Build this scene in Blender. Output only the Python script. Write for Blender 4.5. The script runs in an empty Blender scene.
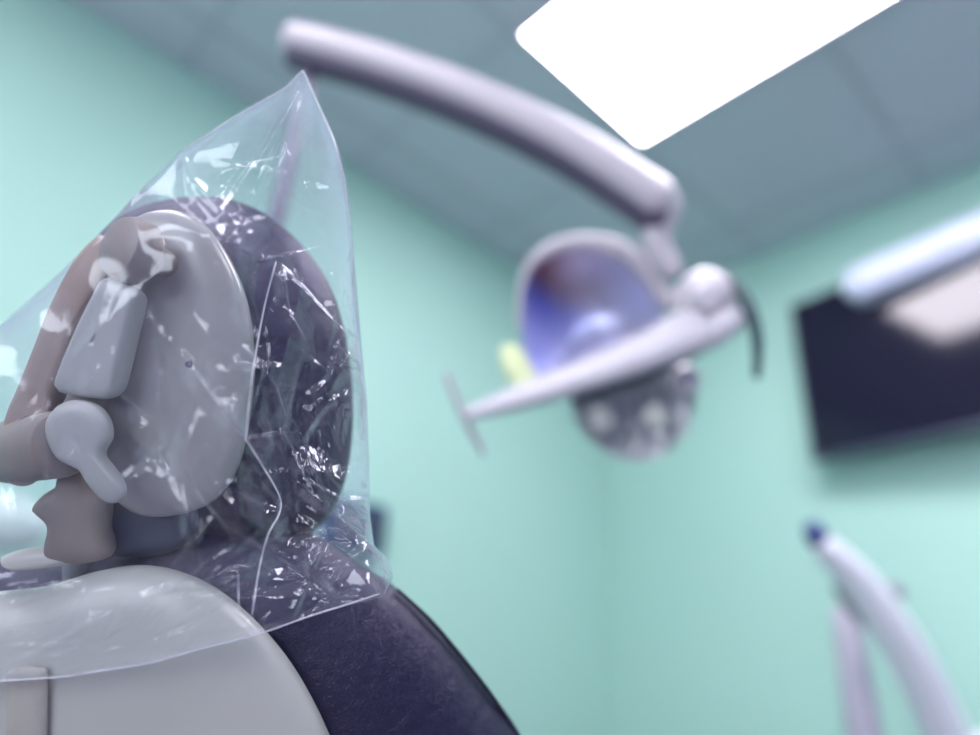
import bpy, bmesh, math, random
import numpy as np
from mathutils import Vector, Matrix

sc = bpy.context.scene
C = sc.collection
random.seed(7)

# ---------------------------------------------------------------- camera
FPX = 690.0
CAM_Z = 1.10
YAW, PITCH, ROLL = 0.834301554, 0.433602927, 0.0604903792
FWD = Vector((math.cos(YAW)*math.cos(PITCH), math.sin(YAW)*math.cos(PITCH), math.sin(PITCH)))
_rt = Vector((math.sin(YAW), -math.cos(YAW), 0)); _up = _rt.cross(FWD)
RIGHT = math.cos(ROLL)*_rt + math.sin(ROLL)*_up
UP = -math.sin(ROLL)*_rt + math.cos(ROLL)*_up
CAM = Vector((0, 0, CAM_Z))
cd = bpy.data.cameras.new('camera'); cam = bpy.data.objects.new('camera', cd); C.objects.link(cam)
m = Matrix((RIGHT, UP, -FWD)).transposed().to_4x4(); m.translation = CAM
cam.matrix_world = m
cd.sensor_width = 36.0; cd.lens = FPX/980*36.0; cd.clip_start = 0.02
cd.dof.use_dof = True; cd.dof.focus_distance = 0.445; cd.dof.aperture_fstop = 1.35
sc.camera = cam

# ---------------------------------------------------------------- world, exposure
w = bpy.data.worlds.new('world'); sc.world = w; w.use_nodes = True
w.node_tree.nodes['Background'].inputs[0].default_value = (.86, .91, 1, 1)
w.node_tree.nodes['Background'].inputs[1].default_value = 5.5
pl = bpy.data.lights.new('sky_portal', 'AREA'); pl.shape = 'RECTANGLE'; pl.size = 2.2; pl.size_y = 1.3; pl.cycles.is_portal = True  # guides sky light through the added opening behind the camera
po = bpy.data.objects.new('sky_portal', pl); C.objects.link(po); po.location = (-1.97, -.6, 1.6)
po.rotation_euler = (math.pi/2, 0, -math.pi/2)
sc.view_settings.view_transform = 'Standard'; sc.view_settings.look = 'None'
sc.view_settings.gamma = 1; sc.view_settings.use_curve_mapping = False
sc.view_settings.exposure = 0.34
sc.cycles.transparent_max_bounces = 24
sc.cycles.max_bounces = 10; sc.cycles.diffuse_bounces = 6
PANEL_W = 13.0

# ---------------------------------------------------------------- helpers
def ray(px, py): return FWD + RIGHT*((px-490)/FPX) - UP*((py-367.5)/FPX)
def at(px, py, d): return CAM + ray(px, py)*d                 # point at distance d along the view axis
def hit(px, py, axis, val):
    r = ray(px, py); return CAM + r*((val-CAM[axis])/r[axis])

def mat(name, col, rough=.5, metal=0, spec=.5, coat=0, bump=None, var=None, emit=None, sheen=0):
    mt = bpy.data.materials.new(name); mt.use_nodes = True
    nt = mt.node_tree; b = nt.nodes['Principled BSDF']
    b.inputs['Base Color'].default_value = (*col, 1); b.inputs['Roughness'].default_value = rough
    b.inputs['Metallic'].default_value = metal; b.inputs['Specular IOR Level'].default_value = spec
    b.inputs['Coat Weight'].default_value = coat; b.inputs['Coat Roughness'].default_value = .15
    tc = nt.nodes.new('ShaderNodeTexCoord')
    if bump:
        last = None
        for kind, scale, strength, dist in bump:
            if kind == 'noise':
                t = nt.nodes.new('ShaderNodeTexNoise'); t.inputs['Detail'].default_value = 4; o = t.outputs[0]
            else:
                t = nt.nodes.new('ShaderNodeTexVoronoi'); t.feature = 'DISTANCE_TO_EDGE'; o = t.outputs[0]
            t.inputs['Scale'].default_value = scale
            nt.links.new(tc.outputs['Object'], t.inputs['Vector'])
            bp = nt.nodes.new('ShaderNodeBump'); bp.inputs['Strength'].default_value = strength
            bp.inputs['Distance'].default_value = dist
            nt.links.new(o, bp.inputs['Height'])
            if last: nt.links.new(last, bp.inputs['Normal'])
            last = bp.outputs[0]
        nt.links.new(last, b.inputs['Normal'])
    if var:
        scale, col2, lo, hi = var
        t = nt.nodes.new('ShaderNodeTexNoise'); t.inputs['Scale'].default_value = scale; t.inputs['Detail'].default_value = 5
        nt.links.new(tc.outputs['Object'], t.inputs['Vector'])
        r = nt.nodes.new('ShaderNodeMapRange'); r.inputs[1].default_value = lo; r.inputs[2].default_value = hi
        nt.links.new(t.outputs[0], r.inputs[0])
        mx = nt.nodes.new('ShaderNodeMix'); mx.data_type = 'RGBA'
        mx.inputs[6].default_value = (*col, 1); mx.inputs[7].default_value = (*col2, 1)
        nt.links.new(r.outputs[0], mx.inputs[0]); nt.links.new(mx.outputs[2], b.inputs['Base Color'])
    if emit:
        b.inputs['Emission Color'].default_value = (*emit[0], 1); b.inputs['Emission Strength'].default_value = emit[1]
    return mt

def tag(o, label=None, cat=None, group=None, kind=None):
    for k, v in (('label', label), ('category', cat), ('group', group), ('kind', kind)):
        if v: o[k] = v
    return o
def empty(name, loc, label, cat, group=None):
    o = bpy.data.objects.new(name, None); C.objects.link(o); o.location = loc; o.empty_display_size = .05
    bpy.context.view_layer.update()
    return tag(o, label, cat, group)
def link(name, me, m, parent=None, smooth=True, label=None):
    me.materials.append(m)
    if smooth: me.polygons.foreach_set('use_smooth', [True]*len(me.polygons))
    o = bpy.data.objects.new(name, me); C.objects.link(o)
    if parent:
        o.parent = parent
        p = parent; off = Vector((0, 0, 0))
        while p: off += p.location if p.type == 'EMPTY' else Vector((0, 0, 0)); p = p.parent
        me.transform(Matrix.Translation(-off))
    if label: o['label'] = label
    return o
def from_bm(name, bm, m, parent=None, smooth=False, label=None):
    bmesh.ops.recalc_face_normals(bm, faces=bm.faces)
    me = bpy.data.meshes.new(name); bm.to_mesh(me); bm.free()
    o = link(name, me, m, parent, smooth, label)
    if smooth:
        try: me.set_sharp_from_angle(angle=math.radians(38))
        except Exception: pass
    return o
def box_bm(bm, lo, hi, bevel=0, seg=3, M=None):
    r = bmesh.ops.create_cube(bm, size=1)
    vs = r['verts']
    for v in vs:
        v.co = Vector([(lo[i]+hi[i])/2 + v.co[i]*(hi[i]-lo[i]) for i in range(3)])
    if bevel:
        es = list({e for v in vs for e in v.link_edges})
        rr = bmesh.ops.bevel(bm, geom=es, offset=bevel, segments=seg, affect='EDGES', profile=.5)
        vs = list({v for f in rr['faces'] for v in f.verts} | {v for v in vs if v.is_valid})
    if M:
        for v in vs: v.co = M @ v.co
    return vs
def box(name, lo, hi, m, parent=None, bevel=0, seg=3, label=None, M=None):
    bm = bmesh.new(); box_bm(bm, lo, hi, bevel, seg, M)
    return from_bm(name, bm, m, parent, bevel > 0, label)
def catmull(P, n, closed=False):
    P = [Vector(p) for p in P]; out = []; L = len(P)
    segs = L if closed else L-1
    for i in range(segs):
        if closed: a, b, c, d = P[i-1], P[i], P[(i+1) % L], P[(i+2) % L]
        else: a, b, c, d = P[max(i-1, 0)], P[i], P[i+1], P[min(i+2, L-1)]
        for k in range(n):
            t = k/n
            out.append(.5*((2*b)+(c-a)*t+(2*a-5*b+4*c-d)*t*t+(-a+3*b-3*c+d)*t**3))
    if not closed: out.append(P[-1].copy())
    return out
def tube(name, pts, radii, m, parent=None, seg=24, n=8, flat=1.0, up=None, label=None, cap=True):
    """swept tube through world points; radii per control point; flat = ratio of second axis"""
    k = [(*p, r) for p, r in zip(pts, radii)]
    P = []
    for i in range(len(pts)): P.append(Vector((pts[i][0], pts[i][1], pts[i][2])))
    path = catmull(P, n) if len(P) > 2 else [P[0].lerp(P[1], t/6) for t in range(7)]
    R = np.interp(np.linspace(0, len(radii)-1, len(path)), range(len(radii)), radii)
    upv = Vector(up) if up is not None else None
    bm = bmesh.new(); rings = []
    def ring(c, t, r):
        u = upv if upv is not None else (Vector((0, 0, 1)) if abs(t.z) < .9 else Vector((1, 0, 0)))
        a = t.cross(u).normalized(); b = a.cross(t).normalized()
        return [bm.verts.new(c + a*math.cos(2*math.pi*j/seg)*r + b*math.sin(2*math.pi*j/seg)*r*flat) for j in range(seg)]
    for i, c in enumerate(path):
        t = (path[min(i+1, len(path)-1)]-path[max(i-1, 0)]).normalized()
        if cap and i == 0:
            for q in (.2, .55, .85): rings.append(ring(c - t*R[0]*.8*math.sqrt(1-q*q)*flat, t, R[0]*q))
        rings.append(ring(c, t, R[i]))
        if cap and i == len(path)-1:
            for q in (.85, .55, .2): rings.append(ring(c + t*R[-1]*.8*math.sqrt(1-q*q)*flat, t, R[-1]*q))
    for a, b in zip(rings, rings[1:]):
        for j in range(seg): bm.faces.new((a[j], a[(j+1) % seg], b[(j+1) % seg], b[j]))
    bm.faces.new(rings[0]); bm.faces.new(rings[-1][::-1])
    return from_bm(name, bm, m, parent, True, label)
def lathe(name, prof, origin, axis, m, parent=None, seg=40, label=None, sx=1.0, ribs=0, ribamp=0):
    """prof = [(r, h)] along axis"""
    ax = Vector(axis).normalized()
    a = ax.cross(UP).normalized() if abs(ax.dot(UP)) < .95 else ax.cross(RIGHT).normalized()
    b = ax.cross(a).normalized()
    bm = bmesh.new(); rings = []
    for r, h in prof:
        rings.append([bm.verts.new(Vector(origin)+ax*h + (a*math.cos(2*math.pi*j/seg)*sx + b*math.sin(2*math.pi*j/seg))
                     * r*(1+(ribamp*math.cos(ribs*2*math.pi*j/seg) if ribs else 0))) for j in range(seg)])
    for p, q in zip(rings, rings[1:]):
        for j in range(seg): bm.faces.new((p[j], p[(j+1) % seg], q[(j+1) % seg], q[j]))
    if prof[0][0] > 1e-5: bm.faces.new(rings[0])
    if prof[-1][0] > 1e-5: bm.faces.new(rings[-1][::-1])
    bmesh.ops.remove_doubles(bm, verts=bm.verts, dist=1e-6)
    return from_bm(name, bm, m, parent, True, label)
def resample(P, n):
    P = [Vector(p) for p in P]; P.append(P[0]); s = [0]
    for a, b in zip(P, P[1:]): s.append(s[-1]+(b-a).length)
    t = np.linspace(0, s[-1], n, endpoint=False)
    return np.stack([np.interp(t, s, [p.x for p in P]), np.interp(t, s, [p.y for p in P])], 1)
def pillow(name, outline, centre, d, front, back, m, parent=None, N=200, rings=28, pw=2.6, pb=None, label=None, edge=0.0, disp=None):
    """closed rounded body: outline measured at distance d, real thickness front / back (m)"""
    o = resample(catmull([(x, y) for x, y in outline], 8, True), N)
    c = np.array(centre, float); pb = pb or pw
    V = []; F = []
    rr = [math.sin(math.pi/2*(i/rings)) for i in range(1, rings+1)]
    def P3(x, y, off): return at(x, y, d) + FWD*off
    V.append(P3(*c, -front))
    for r in rr:
        z = -(front)*(max(0, 1-r**pw))**.5 - edge
        for q in o:
            p = c + (q-c)*r
            V.append(P3(p[0], p[1], z + (disp(p[0], p[1]) if disp else 0)))
    nf = len(V)
    V.append(P3(*c, back))
    for r in rr[:-1] + [1.0]:
        z = back*(max(0, 1-r**pb))**.5 + edge
        for q in o:
            p = c + (q-c)*r
            V.append(P3(p[0], p[1], z))
    def fan(base, flip):
        for j in range(N):
            f = (base, base+1+j, base+1+(j+1) % N); F.append(f[::-1] if flip else f)
        for i in range(len(rr)-1):
            a = base+1+i*N; b = a+N
            for j in range(N):
                f = (a+j, b+j, b+(j+1) % N, a+(j+1) % N); F.append(f[::-1] if flip else f)
    fan(0, False); fan(nf, True)
    a = 1+(len(rr)-1)*N; b = nf+1+(len(rr)-1)*N
    for j in range(N): F.append((a+j, b+j, b+(j+1) % N, a+(j+1) % N))
    bm = bmesh.new(); vs = [bm.verts.new(v) for v in V]
    for f in F: bm.faces.new([vs[i] for i in f])
    bmesh.ops.remove_doubles(bm, verts=bm.verts, dist=1e-6)
    return from_bm(name, bm, m, parent, True, label)

# ---------------------------------------------------------------- materials
WALL = mat('mint_paint', (.40, .655, .565), .55, bump=[('noise', 180, .12, .002)])
PLAIN = mat('unseen_wall_tint', (.20, .20, .36), .6)  # unseen walls, blue put in to tint reflections in film and vinyl
CEIL = mat('ceiling_tile', (.56, .61, .66), .9, bump=[('noise', 260, .35, .003)], var=(240, (.50, .55, .60), .55, .75))
GRID = mat('ceiling_grid', (.46, .50, .55), .5)  # grey stands in for shadow gaps along the white bars
FLOOR = mat('floor_vinyl', (.22, .21, .25), .35, var=(6, (.18, .17, .21), .4, .6))
WHITE = mat('white_enamel', (.60, .58, .63), .28)
WHITE2 = mat('cool_white_plastic', (.88, .89, .95), .35)
LILAC = mat('lilac_white_plastic', (.62, .66, .82), .35)
LIGHTARM = mat('warm_grey_enamel', (.52, .49, .53), .32)
DARKP = mat('dark_plastic', (.04, .05, .09), .4)
GREYP = mat('grey_plastic', (.30, .33, .36), .4)
SHELL = mat('pale_grey_shell', (.47, .475, .44), .32, coat=.2, var=(9, (.43, .435, .405), .4, .65))
SHELL2 = mat('headrest_shell_plastic', (.35, .345, .335), .3, coat=.25, var=(14, (.30, .297, .29), .4, .65))
LINK = mat('light_grey_plastic', (.40, .41, .40), .35)
TAUPE = mat('taupe_plastic', (.21, .185, .175), .42, var=(30, (.25, .205, .18), .4, .6))
BROWN = mat('brown_plastic', (.30, .21, .17), .45, var=(25, (.36, .30, .28), .4, .6))
CREAM = mat('cream_plate', (.60, .58, .53), .35)
BEIGE = mat('beige_spine', (.42, .40, .36), .5, var=(60, (.37, .35, .32), .4, .7))
LEATHER = mat('dark_blue_vinyl', (.006, .006, .026), .40, spec=.75, coat=.0,
              bump=[('voronoi', 600, .7, .0008), ('noise', 110, .6, .0018), ('noise', 900, .25, .0005)])
LEATHER.node_tree.nodes['Principled BSDF'].inputs['Specular Tint'].default_value = (.78, .74, 1, 1)
PIPING = mat('piping_vinyl', (.015, .013, .03), .4)
SCREEN = mat('tv_screen', (.008, .006, .022), .10, spec=.6)
PANEL = mat('panel_diffuser', (.9, .9, .9), .5, emit=((1.0, .94, 1.03), PANEL_W))
LENSY = mat('yellow_lens', (.72, .80, .45), .3)
RIB = mat('ribbed_reflector', (.52, .55, .58), .32, metal=.4)

def make_dichroic():
    mt = mat('dichroic_mirror', (.2, .22, .6), .42, metal=.8)
    nt = mt.node_tree; b = nt.nodes['Principled BSDF']
    tc = nt.nodes.new('ShaderNodeTexCoord'); sp = nt.nodes.new('ShaderNodeSeparateXYZ')
    nt.links.new(tc.outputs['Generated'], sp.inputs[0])
    cr = nt.nodes.new('ShaderNodeValToRGB'); e = cr.color_ramp.elements
    e[0].position = .0; e[0].color = (.70, .72, .95, 1); e[1].position = 1; e[1].color = (.16, .06, .06, 1)
    x = e.new(.45); x.color = (.58, .60, .98, 1); x = e.new(.68); x.color = (.20, .24, .72, 1); x = e.new(.84); x.color = (.20, .09, .10, 1)
    nt.links.new(sp.outputs[2], cr.inputs[0]); dp = nt.nodes.new('ShaderNodeVectorMath'); dp.operation = 'DOT_PRODUCT'; dp.inputs[1].default_value = (.74, -.67, .15)
    nt.links.new(tc.outputs['Generated'], dp.inputs[0])
    mr = nt.nodes.new('ShaderNodeMapRange'); mr.inputs[1].default_value = -.20; mr.inputs[2].default_value = .65
    nt.links.new(dp.outputs['Value'], mr.inputs[0])
    mx = nt.nodes.new('ShaderNodeMix'); mx.data_type = 'RGBA'; mx.inputs[7].default_value = (.78, .78, .92, 1)
    nt.links.new(mr.outputs[0], mx.inputs[0]); nt.links.new(cr.outputs[0], mx.inputs[6])
    nt.links.new(mx.outputs[2], b.inputs['Base Color'])
    return mt
DICH = make_dichroic()

def make_bag():
    mt = bpy.data.materials.new('clear_polythene'); mt.use_nodes = True; nt = mt.node_tree
    for n in list(nt.nodes): nt.nodes.remove(n)
    N = nt.nodes.new; L = nt.links.new
    out = N('ShaderNodeOutputMaterial'); tc = N('ShaderNodeTexCoord')
    tr = N('ShaderNodeBsdfTransparent'); tr.inputs[0].default_value = (.95, .96, .98, 1)
    gl = N('ShaderNodeBsdfGlossy'); gl.inputs['Color'].default_value = (.92, .94, 1, 1); gl.inputs['Roughness'].default_value = .06
    df = N('ShaderNodeBsdfDiffuse'); df.inputs[0].default_value = (.84, .82, .92, 1)
    tl = N('ShaderNodeBsdfTranslucent'); tl.inputs[0].default_value = (.84, .82, .92, 1)
    n1 = N('ShaderNodeTexNoise'); n1.inputs['Scale'].default_value = 55; n1.inputs['Detail'].default_value = 3; n1.inputs['Distortion'].default_value = 1.2
    L(tc.outputs['Object'], n1.inputs['Vector'])
    bp = N('ShaderNodeBump'); bp.inputs['Strength'].default_value = .18; bp.inputs['Distance'].default_value = .002
    L(n1.outputs[0], bp.inputs['Height'])
    g2 = N('ShaderNodeBsdfGlossy'); g2.inputs['Color'].default_value = (.9, .9, 1, 1); g2.inputs['Roughness'].default_value = .38
    L(bp.outputs[0], gl.inputs['Normal']); L(bp.outputs[0], g2.inputs['Normal'])
    gm = N('ShaderNodeMixShader'); gm.inputs[0].default_value = .12; L(gl.outputs[0], gm.inputs[1]); L(g2.outputs[0], gm.inputs[2])
    ge = N('ShaderNodeNewGeometry'); dt = N('ShaderNodeVectorMath'); dt.operation = 'DOT_PRODUCT'
    L(ge.outputs['Incoming'], dt.inputs[0]); L(bp.outputs[0], dt.inputs[1])
    ab = N('ShaderNodeMath'); ab.operation = 'ABSOLUTE'; L(dt.outputs['Value'], ab.inputs[0])
    iv = N('ShaderNodeMath'); iv.operation = 'SUBTRACT'; iv.inputs[0].default_value = 1; L(ab.outputs[0], iv.inputs[1])
    fr = N('ShaderNodeMath'); fr.operation = 'POWER'; fr.inputs[1].default_value = 4.0; L(iv.outputs[0], fr.inputs[0])
    mu = N('ShaderNodeMath'); mu.operation = 'MULTIPLY_ADD'; mu.inputs[1].default_value = .75; mu.inputs[2].default_value = .065; mu.use_clamp = True
    L(fr.outputs[0], mu.inputs[0])
    md = N('ShaderNodeMixShader'); md.inputs[0].default_value = .5; L(df.outputs[0], md.inputs[1]); L(tl.outputs[0], md.inputs[2])
    # milky haze, a little stronger where the film is seen edge on (thin film path length)
    lw = N('ShaderNodeLayerWeight'); lw.inputs[0].default_value = .25
    hz = N('ShaderNodeMath'); hz.operation = 'MULTIPLY_ADD'; hz.inputs[1].default_value = .34; hz.inputs[2].default_value = .008; hz.use_clamp = True
    L(lw.outputs['Facing'], hz.inputs[0])
    a = N('ShaderNodeMixShader'); L(hz.outputs[0], a.inputs[0]); L(tr.outputs[0], a.inputs[1]); L(md.outputs[0], a.inputs[2])
    b = N('ShaderNodeMixShader'); L(mu.outputs[0], b.inputs[0]); L(a.outputs[0], b.inputs[1]); L(gm.outputs[0], b.inputs[2])
    L(b.outputs[0], out.inputs[0])
    return mt
BAG = make_bag()
SEAM = mat('heat_seal_seam', (.75, .76, .82), .25)

# ---------------------------------------------------------------- room
X1, Y1, X0, Y0, H = 2.34, 1.79, -1.9, -2.3, 2.75
T = .1
def struct(name, lo, hi, m):
    o = box(name, lo, hi, m); o['kind'] = 'structure'; return o
struct('floor', (X0-T, Y0-T, -T), (X1+T, Y1+T, 0), FLOOR)
struct('ceiling', (X0-T, Y0-T, H), (X1+T, Y1+T, H+T), CEIL)
struct('wall_left', (X0-T, Y1, 0), (X1, Y1+T, H), WALL)
struct('wall_right', (X1, Y0-T, 0), (X1+T, Y1+T, H), WALL)
bm = bmesh.new()
wy0, wy1, wz0, wz1 = -1.7, .5, .95, 2.25  # added opening in the unseen wall, bright sky for bag highlights
box_bm(bm, (X0-T, Y0-T, 0), (X0, wy0, H)); box_bm(bm, (X0-T, wy1, 0), (X0, Y1, H))
box_bm(bm, (X0-T, wy0, 0), (X0, wy1, wz0)); box_bm(bm, (X0-T, wy0, wz1), (X0, wy1, H))
o = from_bm('wall_back', bm, PLAIN); o['kind'] = 'structure'
bm = bmesh.new(); xm = X0-.06
for yy in (wy0, (wy0*2+wy1)/3, (wy0+2*wy1)/3, wy1-.05): box_bm(bm, (xm, yy, wz0), (xm+.04, yy+.05, wz1))
for zz in (wz0, wz1-.05): box_bm(bm, (xm, wy0, zz), (xm+.04, wy1, zz+.05))
o = from_bm('added_window_1', bm, WHITE); o['kind'] = 'structure'  # frame of the added unseen opening, there for reflections in the plastic
struct('wall_near', (X0, Y0-T, 0), (X1, Y0, H), PLAIN)
bm = bmesh.new()
gx = [.905+.6*i for i in range(-5, 3)]; gy = [.99+.6*i for i in range(-6, 2)]
for x in gx:
    if X0 < x < X1: box_bm(bm, (x-.008, Y0, H-.006), (x+.008, Y1, H-.0005))
for y in gy:
    if Y0 < y < Y1: box_bm(bm, (X0, y-.008, H-.0065), (X1, y+.008, H-.0007))
g = from_bm('trim_1', bm, GRID); g['kind'] = 'structure'

# ---------------------------------------------------------------- ceiling panels
def ceiling_panel(x, y, label):
    e = empty('ceiling_light', (x, y, H), label, 'ceiling light')
    bm = bmesh.new(); z0, z1 = H-.016, H-.007
    for lo, hi in (((x, y, z0), (x+.6, y+.022, z1)), ((x, y+1.178, z0), (x+.6, y+1.2, z1)),
                   ((x, y+.022, z0), (x+.022, y+1.178, z1)), ((x+.578, y+.022, z0), (x+.6, y+1.178, z1))):
        box_bm(bm, lo, hi)
    from_bm('frame', bm, WHITE, e)
    box('diffuser', (x+.022, y+.022, H-.013), (x+.578, y+1.178, H-.0075), PANEL, e)
    return e
ceiling_panel(.905, -.21, 'glowing white flat ceiling light panel above the dental lamp')
ceiling_panel(-.895, -.21, 'added glowing white ceiling light panel over the near left of the room, unseen')  # unseen panel added to give highlights on the plastic
ceiling_panel(.305, -2.01, 'added glowing white ceiling light panel behind the viewer, unseen')  # second unseen panel, put in for the film to reflect

# ---------------------------------------------------------------- wall screen
TX = 2.235
tl_ = hit(796, 304, 0, TX); bl_ = hit(822, 460, 0, TX)
ty1 = (tl_.y+bl_.y)/2+.025; tz1, tz0 = tl_.z, bl_.z; ty0 = ty1-1.08
tv = empty('television', (TX+.03, (ty0+ty1)/2, tz0), 'dark flat television screen mounted high on the right mint wall', 'television')
box('back_cover', (TX+.012, ty0+.03, tz0+.03), (TX+.05, ty1-.03, tz1-.03), DARKP, tv, .008)
bm = bmesh.new()
for lo, hi in (((TX-.004, ty0, tz0), (TX+.012, ty1, tz0+.014)), ((TX-.004, ty0, tz1-.010), (TX+.012, ty1, tz1)),
               ((TX-.004, ty0, tz0+.014), (TX+.012, ty0+.010, tz1-.01)), ((TX-.004, ty1-.010, tz0+.014), (TX+.012, ty1, tz1-.01))):
    box_bm(bm, lo, hi)
from_bm('bezel', bm, DARKP, tv)
box('screen', (TX, ty0+.01, tz0+.014), (TX+.0118, ty1-.01, tz1-.01), SCREEN, tv)
box('wall_mount', (TX+.05, (ty0+ty1)/2-.2, tz0+.2), (X1, (ty0+ty1)/2+.2, tz0+.4), DARKP, tv)

Rz = Matrix.Rotation(math.radians(-6.0), 4, 'Z')
tv.location = (TX, ty1, tz0)
for ch in tv.children:
    if ch.name.split('.')[0] != 'wall_mount':
        ch.data.transform(Matrix.Translation(Vector((TX+.03, (ty0+ty1)/2, tz0)) - Vector((TX, ty1, tz0)))); ch.data.transform(Rz)
    else:
        ch.data.transform(Matrix.Translation(Vector((TX+.03, (ty0+ty1)/2, tz0)) - Vector((TX, ty1, tz0))))
# white fixture on the wall above the screen
a = hit(861, 286, 0, 2.17); b2 = hit(980, 237, 0, 2.17)
yA, zA = a.y, a.z
fx = empty('wall_fixture', (2.26, yA-.5, zA), 'long white rounded fixture on the right wall just above the television', 'wall fixture')
slope = (b2.z-a.z)/(b2.y-a.y)
tube('housing', [Vector((2.17, yA, zA)), Vector((2.17, yA-.45, zA+slope*-.45)), Vector((2.17, yA-1.0, zA+slope*-1.0))], [.066, .070, .072], LILAC, fx, flat=1)
for q in (.25, .8):
    box('bracket', (2.19, yA-q-.02, zA+slope*-q-.02), (X1, yA-q+.02, zA+slope*-q+.02), LILAC, fx, .004)

# dark box on the left wall
p = hit(376, 530, 1, Y1-.05)
wb = empty('wall_box', (p.x-.08, Y1, p.z), 'small dark blue box on the mint wall just right of the plastic cover', 'wall box')
box('housing', (p.x-.17, Y1-.06, p.z-.075), (p.x+.035, Y1, p.z+.075), mat('navy_box', (.02, .06, .16), .4), wb, .012)
box('front_plate', (p.x-.15, Y1-.066, p.z-.055), (p.x+.015, Y1-.058, p.z+.055), DARKP, wb, .003)

# ---------------------------------------------------------------- dental light
DL = 1.10
foot = at(112, 560, DL+.12); top_ = at(311, 66, DL+.06)
lamp = empty('dental_light', (foot.x, foot.y, 0), 'overhead dental light with long grey arm, mirrored reflector and white crossbar', 'dental light')
lathe('base', [(0, 0), (.13, 0), (.13, .02), (.05, .05), (.03, .10), (0, .10)], (foot.x, foot.y, .001), (0, 0, 1), LIGHTARM, lamp)
elb = Vector((top_.x, top_.y, at(262, 350, DL+.06).z)); col = Vector((foot.x, foot.y, elb.z))
tube('post', [Vector((foot.x, foot.y, .08)), Vector((foot.x, foot.y, .8)), col], [.026, .024, .022], LIGHTARM, lamp)
tube('side_arm', [col - Vector((0, 0, .03)), elb - Vector((0, 0, .03))], [.022, .022], LIGHTARM, lamp)
tube('riser', [elb - Vector((0, 0, .04)), top_ - Vector((0, 0, .02))], [.012, .012], mat('dark_lilac_metal', (.12, .11, .17), .4), lamp)
A = [at(297, 44, DL+.06), at(375, 66, DL+.04), at(470, 101, DL+.02), at(565, 147, DL), at(655, 204, DL-.02)]
tube('arm', A, [.037, .040, .042, .043, .045], LIGHTARM, lamp, n=12, flat=.86, seg=32)
tube('underside_shade', [p - UP*.021 - FWD*.004 for p in A], [.028, .030, .031, .031, .032], mat('dark_lilac_shade', (.10, .09, .14), .45), lamp, n=12, flat=.86, seg=28, label='dark grey shade along the underside of the arm')  # dark sleeve standing in for the shade below the arm
tube('arm_joint', [at(664, 205, DL-.02), at(656, 240, DL-.02), at(668, 268, DL-.02)], [.030, .022, .022], LIGHTARM, lamp)
lathe('pivot_housing', [(0, -.055), (.022, -.05), (.040, -.03), (.048, 0), (.040, .03), (.022, .05), (0, .055)], at(702, 304, DL-.05), (UP*.8+RIGHT*.3-FWD*.3), LIGHTARM, lamp)
lathe('pivot_cap', [(0, -.018), (.018, -.016), (.022, 0), (.018, .012), (0, .014)], at(707, 298, DL-.10), -FWD, WHITE, lamp)
# reflector bowl
def bowl(name, outline, centre, d, depth, thick, m, parent, N=120, rings=20, ribs=0, amp=0, label=None, sign=1):
    o = resample(catmull(outline, 8, True), N); c = np.array(centre, float)
    bm = bmesh.new(); sides = []
    for k in (0, 1):
        rings_ = []
        cv = bm.verts.new(at(*c, d)+FWD*(sign*depth+k*thick*sign))
        for i in range(1, rings+1):
            r = i/rings; row = []
            for q in o:
                p = c+(q-c)*r
                z = sign*depth*(1-r**2.2) + (amp*math.cos(p[0]*ribs)*(1-r**6) if ribs else 0)
                row.append(bm.verts.new(at(p[0], p[1], d)+FWD*(z+sign*k*thick)))
            rings_.append(row)
        for j in range(N): bm.faces.new((cv, rings_[0][j], rings_[0][(j+1) % N]))
        for a_, b_ in zip(rings_, rings_[1:]):
            for j in range(N): bm.faces.new((a_[j], b_[j], b_[(j+1) % N], a_[(j+1) % N]))
        sides.append(rings_[-1])
    for j in range(N): bm.faces.new((sides[0][j], sides[1][j], sides[1][(j+1) % N], sides[0][(j+1) % N]))
    return from_bm(name, bm, m, parent, True, label)
UPO = [(521, 300), (529, 262), (552, 243), (588, 238), (622, 250), (647, 274), (663, 305), (655, 340), (615, 365), (570, 385), (535, 396), (524, 350)]
rf = bowl('reflector', UPO, (588, 312), DL, .09, .006, DICH, lamp, label='blue and violet mirrored upper reflector')
rim = [at(x, y, DL) for x, y in ((520, 330), (521, 292), (531, 264), (554, 247), (588, 243), (622, 252), (648, 274), (666, 302))]
tube('rim', rim, [.004, .005, .008, .013, .015, .017, .017, .014], LIGHTARM, rf, flat=1)
LOO = [(570, 398), (580, 380), (620, 362), (670, 352), (695, 372), (695, 405), (682, 438), (656, 458), (626, 460), (596, 445), (577, 422)]
bowl('lower_reflector', LOO, (633, 410), DL+.02, .055, .006, RIB, lamp, ribs=.30, amp=.008, label='ribbed grey lower reflector', sign=1)
lathe('bulb_cover', [(0, -.02), (.015, -.016), (.022, 0), (.015, .016), (0, .02)], at(656, 418, DL+.02), FWD, mat('bulb_glass', (.7, .74, .68), .25), lamp)
lathe('bulb_cover', [(0, -.02), (.018, -.016), (.024, 0), (.018, .016), (0, .02)], at(600, 420, DL+.03), FWD, bpy.data.materials['bulb_glass'], lamp)
lathe('joint_cover', [(0, -.02), (.020, -.016), (.026, 0), (.020, .016), (0, .02)], at(684, 380, DL-.01), FWD, WHITE, lamp)
CB = [at(468, 414, DL-.06), at(520, 397, DL-.07), at(590, 373, DL-.08), at(650, 350, DL-.08), at(700, 326, DL-.07), at(726, 315, DL-.06)]
tube('crossbar', CB, [.011, .023, .030, .034, .046, .036], WHITE, lamp, n=10, flat=.68, up=-FWD*.6+UP*.8, seg=28, label='white tapered crossbar')
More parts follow.
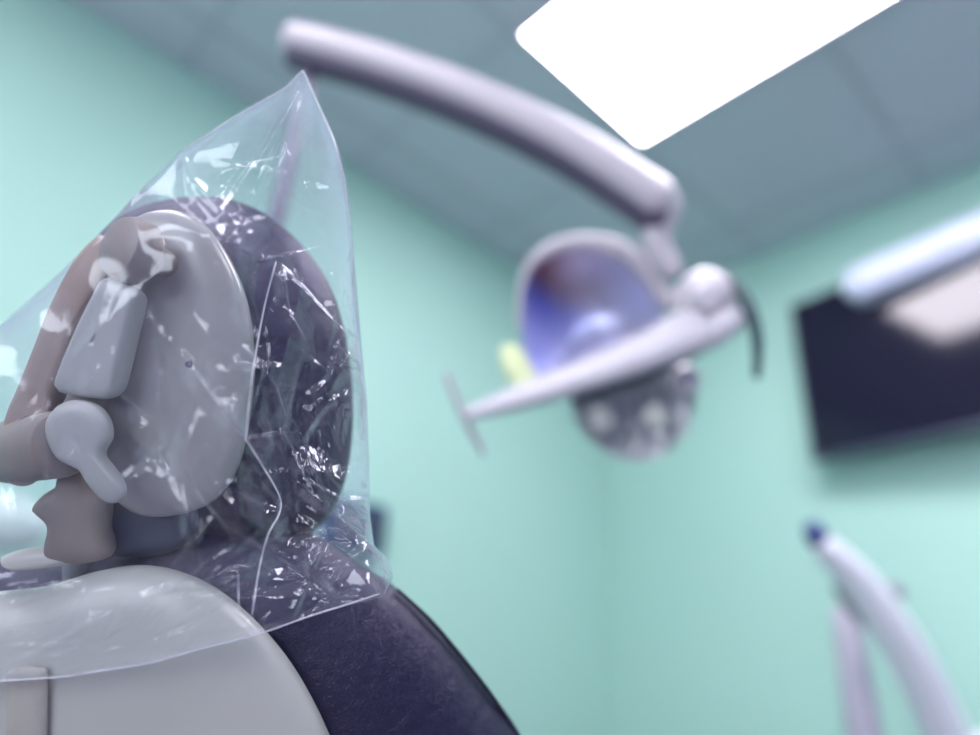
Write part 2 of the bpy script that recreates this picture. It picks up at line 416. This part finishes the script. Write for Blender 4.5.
tube('lens_tab', [at(508, 348, DL-.04), at(516, 366, DL-.05), at(528, 385, DL-.06)], [.014, .021, .018], LENSY, lamp, flat=.5, up=FWD, label='pale yellow tab')
tube('handle', [at(447, 375, DL-.06), at(463, 414, DL-.06), at(483, 452, DL-.06)], [.005, .006, .005], LIGHTARM, lamp, label='thin grey handle')
tube('handle', [at(728, 278, DL-.06), at(746, 302, DL-.08), at(757, 338, DL-.09), at(757, 376, DL-.09)], [.009, .010, .009, .006], mat('dark_teal_handle', (.05, .09, .10), .4), lamp, label='dark curved handle')
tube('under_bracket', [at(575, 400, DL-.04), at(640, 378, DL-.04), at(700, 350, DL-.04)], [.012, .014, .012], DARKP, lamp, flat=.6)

# ---------------------------------------------------------------- equipment stand at lower right
DS = 1.55
b0 = at(862, 720, DS+.05)
st = empty('equipment_stand', (b0.x, b0.y, 0), 'slim equipment stand with curved white arm below the television', 'equipment stand')
lathe('base', [(0, 0), (.20, 0), (.20, .02), (.06, .05), (.03, .09), (0, .09)], (b0.x, b0.y, .001), (0, 0, 1), WHITE, st)
top = at(858, 610, DS+.05)
tube('post', [Vector((b0.x, b0.y, .07)), Vector((b0.x, b0.y, .7)), Vector((b0.x, b0.y, top.z))], [.046, .044, .034], mat('lilac_grey_post', (.50, .47, .56), .4), st)
tube('curved_arm', [at(822, 545, DS), at(856, 578, DS), at(892, 628, DS), at(922, 680, DS), at(950, 745, DS), at(965, 800, DS)], [.034, .043, .048, .050, .050, .046], WHITE2, st, n=10, flat=.8, label='curved white arm')
tube('arm_tip', [at(812, 528, DS), at(817, 536, DS), at(824, 546, DS)], [.020, .026, .024], mat('blue_tip', (.05, .07, .22), .4), st, label='dark blue arm tip')
tube('joint_bracket', [at(842, 586, DS+.04), at(852, 600, DS+.04), at(866, 618, DS+.05)], [.022, .028, .026], GREYP, st)
tube('clamp_knob', [at(880, 590, DS), at(894, 590, DS), at(900, 592, DS)], [.012, .018, .016], GREYP, st)
q = at(1000, 790, DS)
tube('tray_holder', [at(955, 775, DS), at(985, 745, DS+.02), at(1060, 742, DS+.02)], [.03, .045, .045], WHITE2, st, flat=.6)

# white rounded housing behind the chair post at the left edge
hw = empty('equipment_housing', at(0, 560, 1.2), 'pale rounded equipment housing at the left edge behind the chair', 'equipment')
pillow('housing', [(-120, 500), (-60, 486), (0, 492), (38, 508), (48, 530), (36, 546), (-10, 552), (-120, 556)], (-40, 522), 1.2, .05, .07, mat('pale_mint_white', (.62, .78, .72), .3), hw, N=80, rings=12)
hp = at(-60, 540, 1.24)
tube('column', [Vector((hp.x, hp.y, .02)), Vector((hp.x, hp.y, .5)), hp], [.05, .035, .03], WHITE, hw)
lathe('base', [(0, 0), (.16, 0), (.16, .02), (.05, .05), (0, .05)], (hp.x, hp.y, .001), (0, 0, 1), WHITE, hw)

# ---------------------------------------------------------------- dental chair
DH = .47
base = at(120, 900, DH+.40)
chair = empty('dental_chair', (base.x, base.y, 0), 'dark blue dental chair with pale grey back shells and adjustable headrest under plastic', 'dental chair')
# backrest cushion
BO = [(-330, 720), (-230, 640), (-120, 590), (-50, 566), (0, 560), (50, 560), (100, 549), (132, 532), (165, 519), (205, 514), (255, 517), (305, 532), (350, 560), (398, 592),
      (445, 640), (487, 692), (525, 745), (580, 870), (610, 1100), (560, 1350), (420, 1450), (120, 1480), (-180, 1450), (-320, 1300), (-380, 1000), (-370, 820)]
def seat_wr(x, y): return 0
cu = pillow('backrest', BO, (140, 950), DH+.050, .060, .06, LEATHER, chair, N=420, rings=80, pw=6, pb=6, label='dark blue vinyl backrest cushion')
pp = [at(x, y, DH+.045) for x, y in ((398, 590), (430, 620), (462, 658), (490, 694), (516, 734), (545, 790), (575, 860), (600, 960))]
tube('piping', pp, [.0012, .0016, .0018, .0018, .0018, .0018, .0018, .0018], PIPING, cu, n=8, seg=12)
SO = [(-330, 740), (-200, 650), (-100, 607), (-40, 596), (0, 592), (45, 587), (92, 573), (138, 566), (180, 573), (222, 594), (262, 630), (295, 672), (327, 733),
      (360, 820), (385, 980), (370, 1200), (300, 1340), (120, 1380), (-120, 1350), (-280, 1200), (-350, 950)]
sh = pillow('backrest_shell', SO, (40, 950), DH-.012, .030, .018, SHELL, chair, N=360, rings=40, pw=5, edge=.002, label='pale grey plastic back shell')
# spine cover on the shell
tube('spine_cover', [at(27, 672, DH-.043), at(27, 720, DH-.045), at(24, 800, DH-.046), at(20, 950, DH-.047)], [.0125, .0125, .0125, .0125], BEIGE, chair, flat=.35, up=FWD, seg=20, label='beige strip on the back shell')
# cream plate on top of the backrest
pillow('mounting_plate', [(4, 556), (30, 548), (70, 544), (100, 540), (106, 538), (104, 545), (92, 556), (60, 566), (20, 570), (4, 566)], (58, 555), DH-.012, .010, .012, CREAM, chair, N=80, rings=10, label='cream mounting plate')
# headrest cushion and shell
HO = [(88, 300), (98, 250), (120, 222), (150, 206), (190, 198), (228, 200), (262, 212), (295, 238), (322, 272), (340, 315), (350, 370), (352, 425),
      (345, 480), (325, 520), (285, 545), (220, 548), (150, 540), (105, 500), (88, 440), (82, 370)]
hc = pillow('headrest', HO, (225, 370), DH+.055, .056, .05, LEATHER, chair, N=300, rings=48, pw=2.3, pb=2.6, label='dark blue vinyl headrest cushion')
HS = [(100, 300), (108, 255), (128, 226), (152, 212), (182, 212), (208, 228), (231, 262), (246, 300), (253, 345), (253, 385), (247, 430), (237, 468), (215, 500),
      (175, 515), (135, 512), (105, 480), (95, 420), (94, 360)]
pillow('headrest_shell', HS, (172, 365), DH-.006, .014, .012, SHELL2, hc, N=260, rings=34, pw=4, edge=.0015, label='grey plastic back shell of the headrest')
lathe('shell_screw', [(0, -.0012), (.002, -.001), (.0026, 0), (0, .001)], at(189, 364, DH-.021), FWD, DARKP, hc, seg=16, label='small dark screw')
# headrest mechanism
MP = DH-.035
arm = pillow('headrest_arm', [(2, 470), (6, 425), (22, 385), (40, 340), (58, 295), (80, 255), (100, 236), (116, 244), (112, 268), (92, 310), (74, 360), (60, 400), (58, 440), (40, 478), (18, 486)],
       (52, 370), MP+.018, .010, .012, BROWN, chair, N=120, rings=14, pw=4, label='brown grey headrest arm')
lathe('adjustment_knob', [(0, -.013), (.014, -.0125), (.0185, -.010), (.0205, -.005), (.0205, .006), (.017, .010), (.010, .012), (.008, .035), (0, .035)],
      at(133, 251, MP-.004), (FWD*.86+RIGHT*.45+UP*-.22), TAUPE, chair, sx=1.0, label='round taupe adjustment knob')
pillow('link', [(101, 288), (106, 280), (114, 279), (133, 287), (139, 293), (139, 301), (130, 340), (119, 385), (114, 395), (105, 399), (70, 394), (61, 389), (60, 380), (78, 335)],
       (100, 340), MP-.002, .006, .014, LINK, chair, N=140, rings=22, pw=14, edge=.002, label='light grey rounded link')
# barrel with ring
def cyl(name, p0, p1, r, m, parent, label=None, bev=.003):
    ax = (p1-p0); L = ax.length
    return lathe(name, [(0, 0), (r-bev, 0), (r-bev*.3, bev*.3), (r, bev), (r, L-bev), (r-bev*.3, L-bev*.3), (r-bev, L), (0, L)], p0, ax, m, parent, label=label)
bar = cyl('pivot_barrel', at(10, 452, MP+.035), at(66, 443, MP-.004), .0215, TAUPE, chair, 'taupe pivot barrel', .006)
c0 = at(44, 446, MP+.014); axd = (at(66, 443, MP-.004)-at(10, 452, MP+.035)).normalized()
lathe('dark_ring', [(.0205, -.0008), (.0222, -.0006), (.0222, .0006), (.0205, .0008)], c0, axd, DARKP, bar, label='dark seam ring')
lev = pillow('release_lever', [(47, 432), (52, 414), (64, 403), (80, 400), (98, 406), (109, 420), (111, 438), (104, 452), (106, 463), (118, 478), (125, 490), (122, 500), (112, 503), (102, 497), (92, 485),
       (84, 472), (74, 466), (58, 456)], (82, 440), MP-.008, .006, .007, LINK, chair, N=160, rings=14, pw=6, edge=.001, label='light grey paddle release lever')
pillow('support_post', [(36, 506), (46, 494), (60, 484), (66, 470), (92, 470), (98, 486), (108, 500), (107, 530), (108, 558), (52, 560), (52, 526), (40, 512)], (80, 515), MP+.022, .012, .014, TAUPE, chair, N=120, rings=14, pw=6, label='taupe headrest support post')
pillow('neck_hinge', [(104, 496), (140, 492), (185, 500), (196, 520), (180, 548), (140, 556), (108, 552), (100, 524)], (146, 524), DH+.012, .012, .03, DARKP, chair, N=80, rings=12, pw=4, label='dark hinge under the headrest')
tube('link_hinge', [at(92, 388, MP+.012), at(80, 420, MP+.012)], [.011, .013], TAUPE, chair)
tube('slide_bar', [at(78, 548, DH+.03), at(80, 640, DH+.03), at(90, 900, DH+.05)], [.010, .010, .010], GREYP, chair)
# seat, base (below the frame)
low = at(120, 1420, DH+.06)
fh = Vector((FWD.x, FWD.y, 0)).normalized(); rh = Vector((fh.y, -fh.x, 0))
SM = Matrix((rh, fh, Vector((0, 0, 1)))).transposed().to_4x4(); SM.translation = Vector((low.x, low.y, 0))
box('seat', (-.26, -.02, low.z-.06), (.26, .62, low.z+.06), LEATHER, chair, .05, 5, M=SM)
box('leg_rest', (-.24, .60, low.z-.16), (.24, 1.05, low.z-.04), LEATHER, chair, .04, 4, M=SM)
box('pedestal', (-.13, .10, .05), (.13, .42, low.z-.05), SHELL, chair, .03, 4, M=SM)
box('base_plate', (-.24, -.02, .001), (.24, .66, .06), SHELL, chair, .02, 3, M=SM)

# ---------------------------------------------------------------- plastic cover
OUT = [(303, 70), (318, 104), (334, 140), (345, 176), (350, 210), (356, 280), (362, 350), (367, 400), (369, 460), (370, 515), (374, 546), (388, 559), (393, 577), (383, 597),
       (345, 606), (310, 617), (268, 632), (240, 640), (200, 650), (150, 664), (100, 672), (60, 678), (0, 682), (-60, 686), (-130, 690), (-160, 640), (-150, 540), (-120, 430), (-60, 372), (0, 325), (50, 281), (100, 233), (140, 190), (180, 152), (240, 113), (285, 88)]
NB, RB = 760, 190
dens = []
for i, p in enumerate(OUT):
    q = OUT[(i+1) % len(OUT)]; n = 6
    for k in range(n): dens.append((p[0]+(q[0]-p[0])*k/n, p[1]+(q[1]-p[1])*k/n))
ob = resample(dens, NB); cb = np.array([205., 400.])
# smooth only slightly so the apex and corner stay pointed
for _ in range(1): ob = .25*np.roll(ob, 1, 0)+.5*ob+.25*np.roll(ob, -1, 0)
rr = np.sin(np.pi/2*np.linspace(0, 1, RB+1)[1:])*.35 + .65*np.linspace(0, 1, RB+1)[1:]
P = cb + (ob[None]-cb)*rr[:, None, None]          # RB x NB x 2
RR = np.repeat(rr[:, None], NB, 1)
hemw = np.clip((ob[:, 1]-560)/45, 0, 1)[None]      # 1 along the open hem
def sm(x, a, b): t = np.clip((x-a)/(b-a), 0, 1); return t*t*(3-2*t)
rs = np.random.RandomState(11)
def fold_field(P, folds):
    h = np.zeros(P.shape[:-1])
    for (ax, ay, bx, by, wd, am, kd) in folds:
        d = np.array([bx-ax, by-ay]); L = np.hypot(*d); d = d/L
        v = P-np.array([ax, ay]); s = v@d; t = v@np.array([-d[1], d[0]])
        msk = (s > -wd) & (s < L+wd) & (np.abs(t) < wd*2.2)
        if not msk.any(): continue
        ss, tt = s[msk], t[msk]
        tap = np.clip(np.minimum((ss+wd)/(L*.35+wd), (L+wd-ss)/(L*.35+wd)), 0, 1)
        if kd == 0: pr = np.maximum(0, 1-np.abs(tt)/wd)                # symmetric sharp ridge
        elif kd == 1: pr = np.where(tt > 0, np.maximum(0, 1-tt/(wd*2)), np.maximum(0, 1+tt/(wd*.35)))   # lopsided pleat
        else: pr = np.exp(-(tt/wd)**2)                                  # soft fold
        h[msk] += am*tap*pr
    return h
folds = []
def rnd(n, x0, x1, y0, y1, ang, da, l0, l1, w0, w1, a0, a1, kinds=(0, 1)):
    for _ in range(n):
        x, y = rs.uniform(x0, x1), rs.uniform(y0, y1); t = math.radians(ang+rs.uniform(-da, da)); L = rs.uniform(l0, l1)
        folds.append((x-math.cos(t)*L/2, y-math.sin(t)*L/2, x+math.cos(t)*L/2, y+math.sin(t)*L/2,
                      rs.uniform(w0, w1), rs.choice((-1, 1))*rs.uniform(a0, a1)*2.0, int(rs.choice(kinds))))
mm = .001
rnd(26, 250, 368, 260, 600, 60, 75, 60, 150, 12, 30, 1.6*mm, 3.6*mm, (0, 1))
rnd(40, 250, 368, 300, 600, 55, 60, 25, 70, 4, 10, .6*mm, 1.5*mm)
rnd(40, 300, 385, 420, 600, 35, 50, 15, 60, 2.5, 7, .4*mm, 1.1*mm)
rnd(30, 300, 350, 400, 470, 65, 18, 15, 45, 1.6, 3.5, .35*mm, .8*mm)
rnd(30, 310, 365, 480, 530, 30, 14, 20, 55, 1.8, 4, .4*mm, .9*mm)
rnd(34, 120, 260, 290, 520, 75, 35, 30, 110, 5, 16, .5*mm, 1.8*mm, (0, 1, 2))
rnd(30, -20, 200, 250, 520, 110, 30, 40, 140, 7, 20, .5*mm, 2.0*mm, (0, 2))
rnd(60, 0, 260, 570, 668, -32, 30, 20, 90, 2.5, 8, .5*mm, 1.5*mm, (0, 1))
rnd(30, 180, 350, 530, 620, -20, 40, 20, 80, 3, 9, .4*mm, 1.4*mm)
rnd(18, 160, 330, 150, 260, 25, 40, 30, 100, 4, 14, .6*mm, 1.6*mm, (0, 1, 2))
for k in range(16):                                                     # pleats running down from the apex
    x1 = rs.uniform(200, 352); y1 = rs.uniform(190, 300)
    folds.append((303+rs.uniform(-3, 3), 84, x1, y1, rs.uniform(4, 10), rs.choice((-1, 1))*rs.uniform(.7, 2.0)*mm, int(rs.choice((0, 1)))))
apexw = 1
# the long creases that can be followed in the picture
for pl, wd, am, kd in (([(283, 268), (288, 310), (305, 340)], 5, 2.6, 1), ([(283, 268), (310, 296), (343, 331)], 6, 3.2, 1), ([(343, 331), (330, 380), (307, 398)], 6, 2.4, 0),
                       ([(190, 366), (215, 400), (248, 442), (279, 496), (276, 520)], 6, 3.0, 1), ([(245, 440), (282, 432), (290, 445), (305, 480)], 5, 3, 1),
                       ([(305, 480), (340, 500), (369, 500)], 8, 3.4, 1), ([(298, 484), (330, 508), (360, 530)], 8, 3.0, 0), ([(300, 440), (325, 405), (346, 395), (340, 445)], 6, 2.6, 0),
                       ([(300, 425), (330, 390), (352, 350)], 10, 3.4, 0), ([(150, 300), (160, 360), (158, 420)], 8, 1.6, 1), ([(256, 262), (330, 245)], 4, 1.6, 1),
                       ([(182, 150), (186, 200)], 4, 1.6, 2), ([(0, 668), (60, 640), (110, 612)], 7, 1.6, 1), ([(90, 652), (140, 600), (180, 585)], 7, 1.5, 0),
                       ([(330, 250), (352, 320)], 12, 2.4, 2), ([(200, 230), (260, 262), (300, 300)], 10, 1.8, 2), ([(372, 545), (350, 560), (330, 590)], 6, 2.2, 0)):
    for a_, b_ in zip(pl, pl[1:]): folds.append((*a_, *b_, wd*1.15, am*mm*-2.4, kd))
def edge_z(P, hem):
    e = -.064 + .072*sm(P[..., 0], 230, 350)*sm(P[..., 1], 150, 300)
    return e*(1-hem) + (-.055)*hem
def front_off(P, RR, hem):
    # depth of the front sheet measured from DH (negative = nearer the viewer)
    base_f = -.078 + .050*sm(P[..., 0], 215, 330)*(1-sm(P[..., 1], 500, 600)*.35)
    e_ = edge_z(P, hem)
    ap = sm(-P[..., 1], -260, -110)                      # towards the pointed corner both films close up flat
    base_f = base_f*(1-ap) + (-.050)*ap
    edge = e_
    f = np.sqrt(np.clip(1-RR**7, 0, 1))
    return edge + (base_f-edge)*f
soft = .0015*np.sin(P[..., 0]/31+P[..., 1]/47)+.001*np.sin(P[..., 0]/13-P[..., 1]/19)
fade = np.clip((1-RR)/.03, 0, 1)
hemf = np.maximum(fade, hemw*.7)
zf = front_off(P, RR, hemw) + (fold_field(P, folds)+soft)*hemf
ez = edge_z(P, hemw*0)
zb = ez + (.13-ez)*np.sqrt(np.clip(1-RR**4, 0, 1)) + (fold_field(P[..., :]+np.array([6., -9.]), folds)*.7 - soft)*fade*sm(-P[..., 1], -600, -520)
def to3(P, z):
    r = np.array(RIGHT); u = np.array(UP); f = np.array(FWD)
    return np.array(CAM) + (DH+z[..., None])*(f + ((P[..., 0:1]-490)/FPX)*r - ((P[..., 1:2]-367.5)/FPX)*u)
bagroot = empty('plastic_cover', at(200, 690, DH), 'clear crinkled plastic bag pulled over the headrest of the dental chair', 'plastic bag')
def sheet(name, P, z, zc, lab):
    V = to3(P, z).reshape(-1, 3)
    cv = to3(cb[None], np.array([zc]))[0]
    verts = np.vstack([V, cv[None]])
    F = []
    idx = np.arange(RB*NB).reshape(RB, NB); nx = np.roll(idx, -1, 1)
    quads = np.stack([idx[:-1], idx[1:], nx[1:], nx[:-1]], -1).reshape(-1, 4).tolist()
    tris = np.stack([np.full(NB, RB*NB), idx[0], nx[0]], -1).tolist()
    me = bpy.data.meshes.new(name); me.from_pydata(verts.tolist(), [], quads+tris); me.update()
    return link(name, me, BAG, bagroot, True, lab)
front = sheet('front_sheet', P, zf, zf[0].mean(), 'clear front film of the bag')
back = sheet('back_sheet', P, zb, zb[0].mean(), 'clear back film of the bag')
# heat-sealed seams: thin ridges lying on the front film
PF = P.reshape(-1, 2); ZF = zf.reshape(-1)
def on_film(x, y, o=-.0006):
    i = np.argmin(((PF-np.array([x, y]))**2).sum(1)); 
    return Vector(to3(np.array([[x, y]]), np.array([ZF[i]+o]))[0])
def seam(pts, r):
    fine = catmull([(x, y) for x, y in pts], 10)
    W = [on_film(p.x, p.y) for p in fine]
    W2 = [W[0]]+[(W[i-1]+W[i]*2+W[i+1])/4 for i in range(1, len(W)-1)]+[W[-1]]
    tube('seam', W2, [r]*len(W2), SEAM, bagroot, seg=6, n=1, label='thin white heat sealed seam')
seam([(276, 262), (266, 300), (258, 340), (251, 385), (246, 438)], .00035)
seam([(246, 440), (262, 465), (279, 495), (280, 512), (268, 535), (259, 570), (252, 615)], .00035)
seam([(238, 575), (239, 612)], .00028)
hem_pts = [q for q in OUT if q[1] > 590 and q[0] > -100]
seam([(379, 594), (345, 605), (310, 616), (268, 631), (240, 639), (200, 649), (150, 663), (100, 671), (60, 677), (0, 681)], .00028)

# welded side edges of the bag
def edge_seam(pts, r):
    W = []
    for p in catmull([(x, y) for x, y in pts], 8):
        c = np.array([p.x, p.y]); i = np.argmin(((ob-c)**2).sum(1)); W.append(Vector(to3(ob[i][None], np.array([zf[-1, i]]))[0]))
    tube('seam', W, [r]*len(W), SEAM, bagroot, seg=6, n=1, label='thin white welded edge')
edge_seam([(303, 72), (318, 106), (334, 140), (345, 176), (350, 210)], .0004)
edge_seam([(303, 72), (285, 88), (240, 113), (182, 151)], .00028)
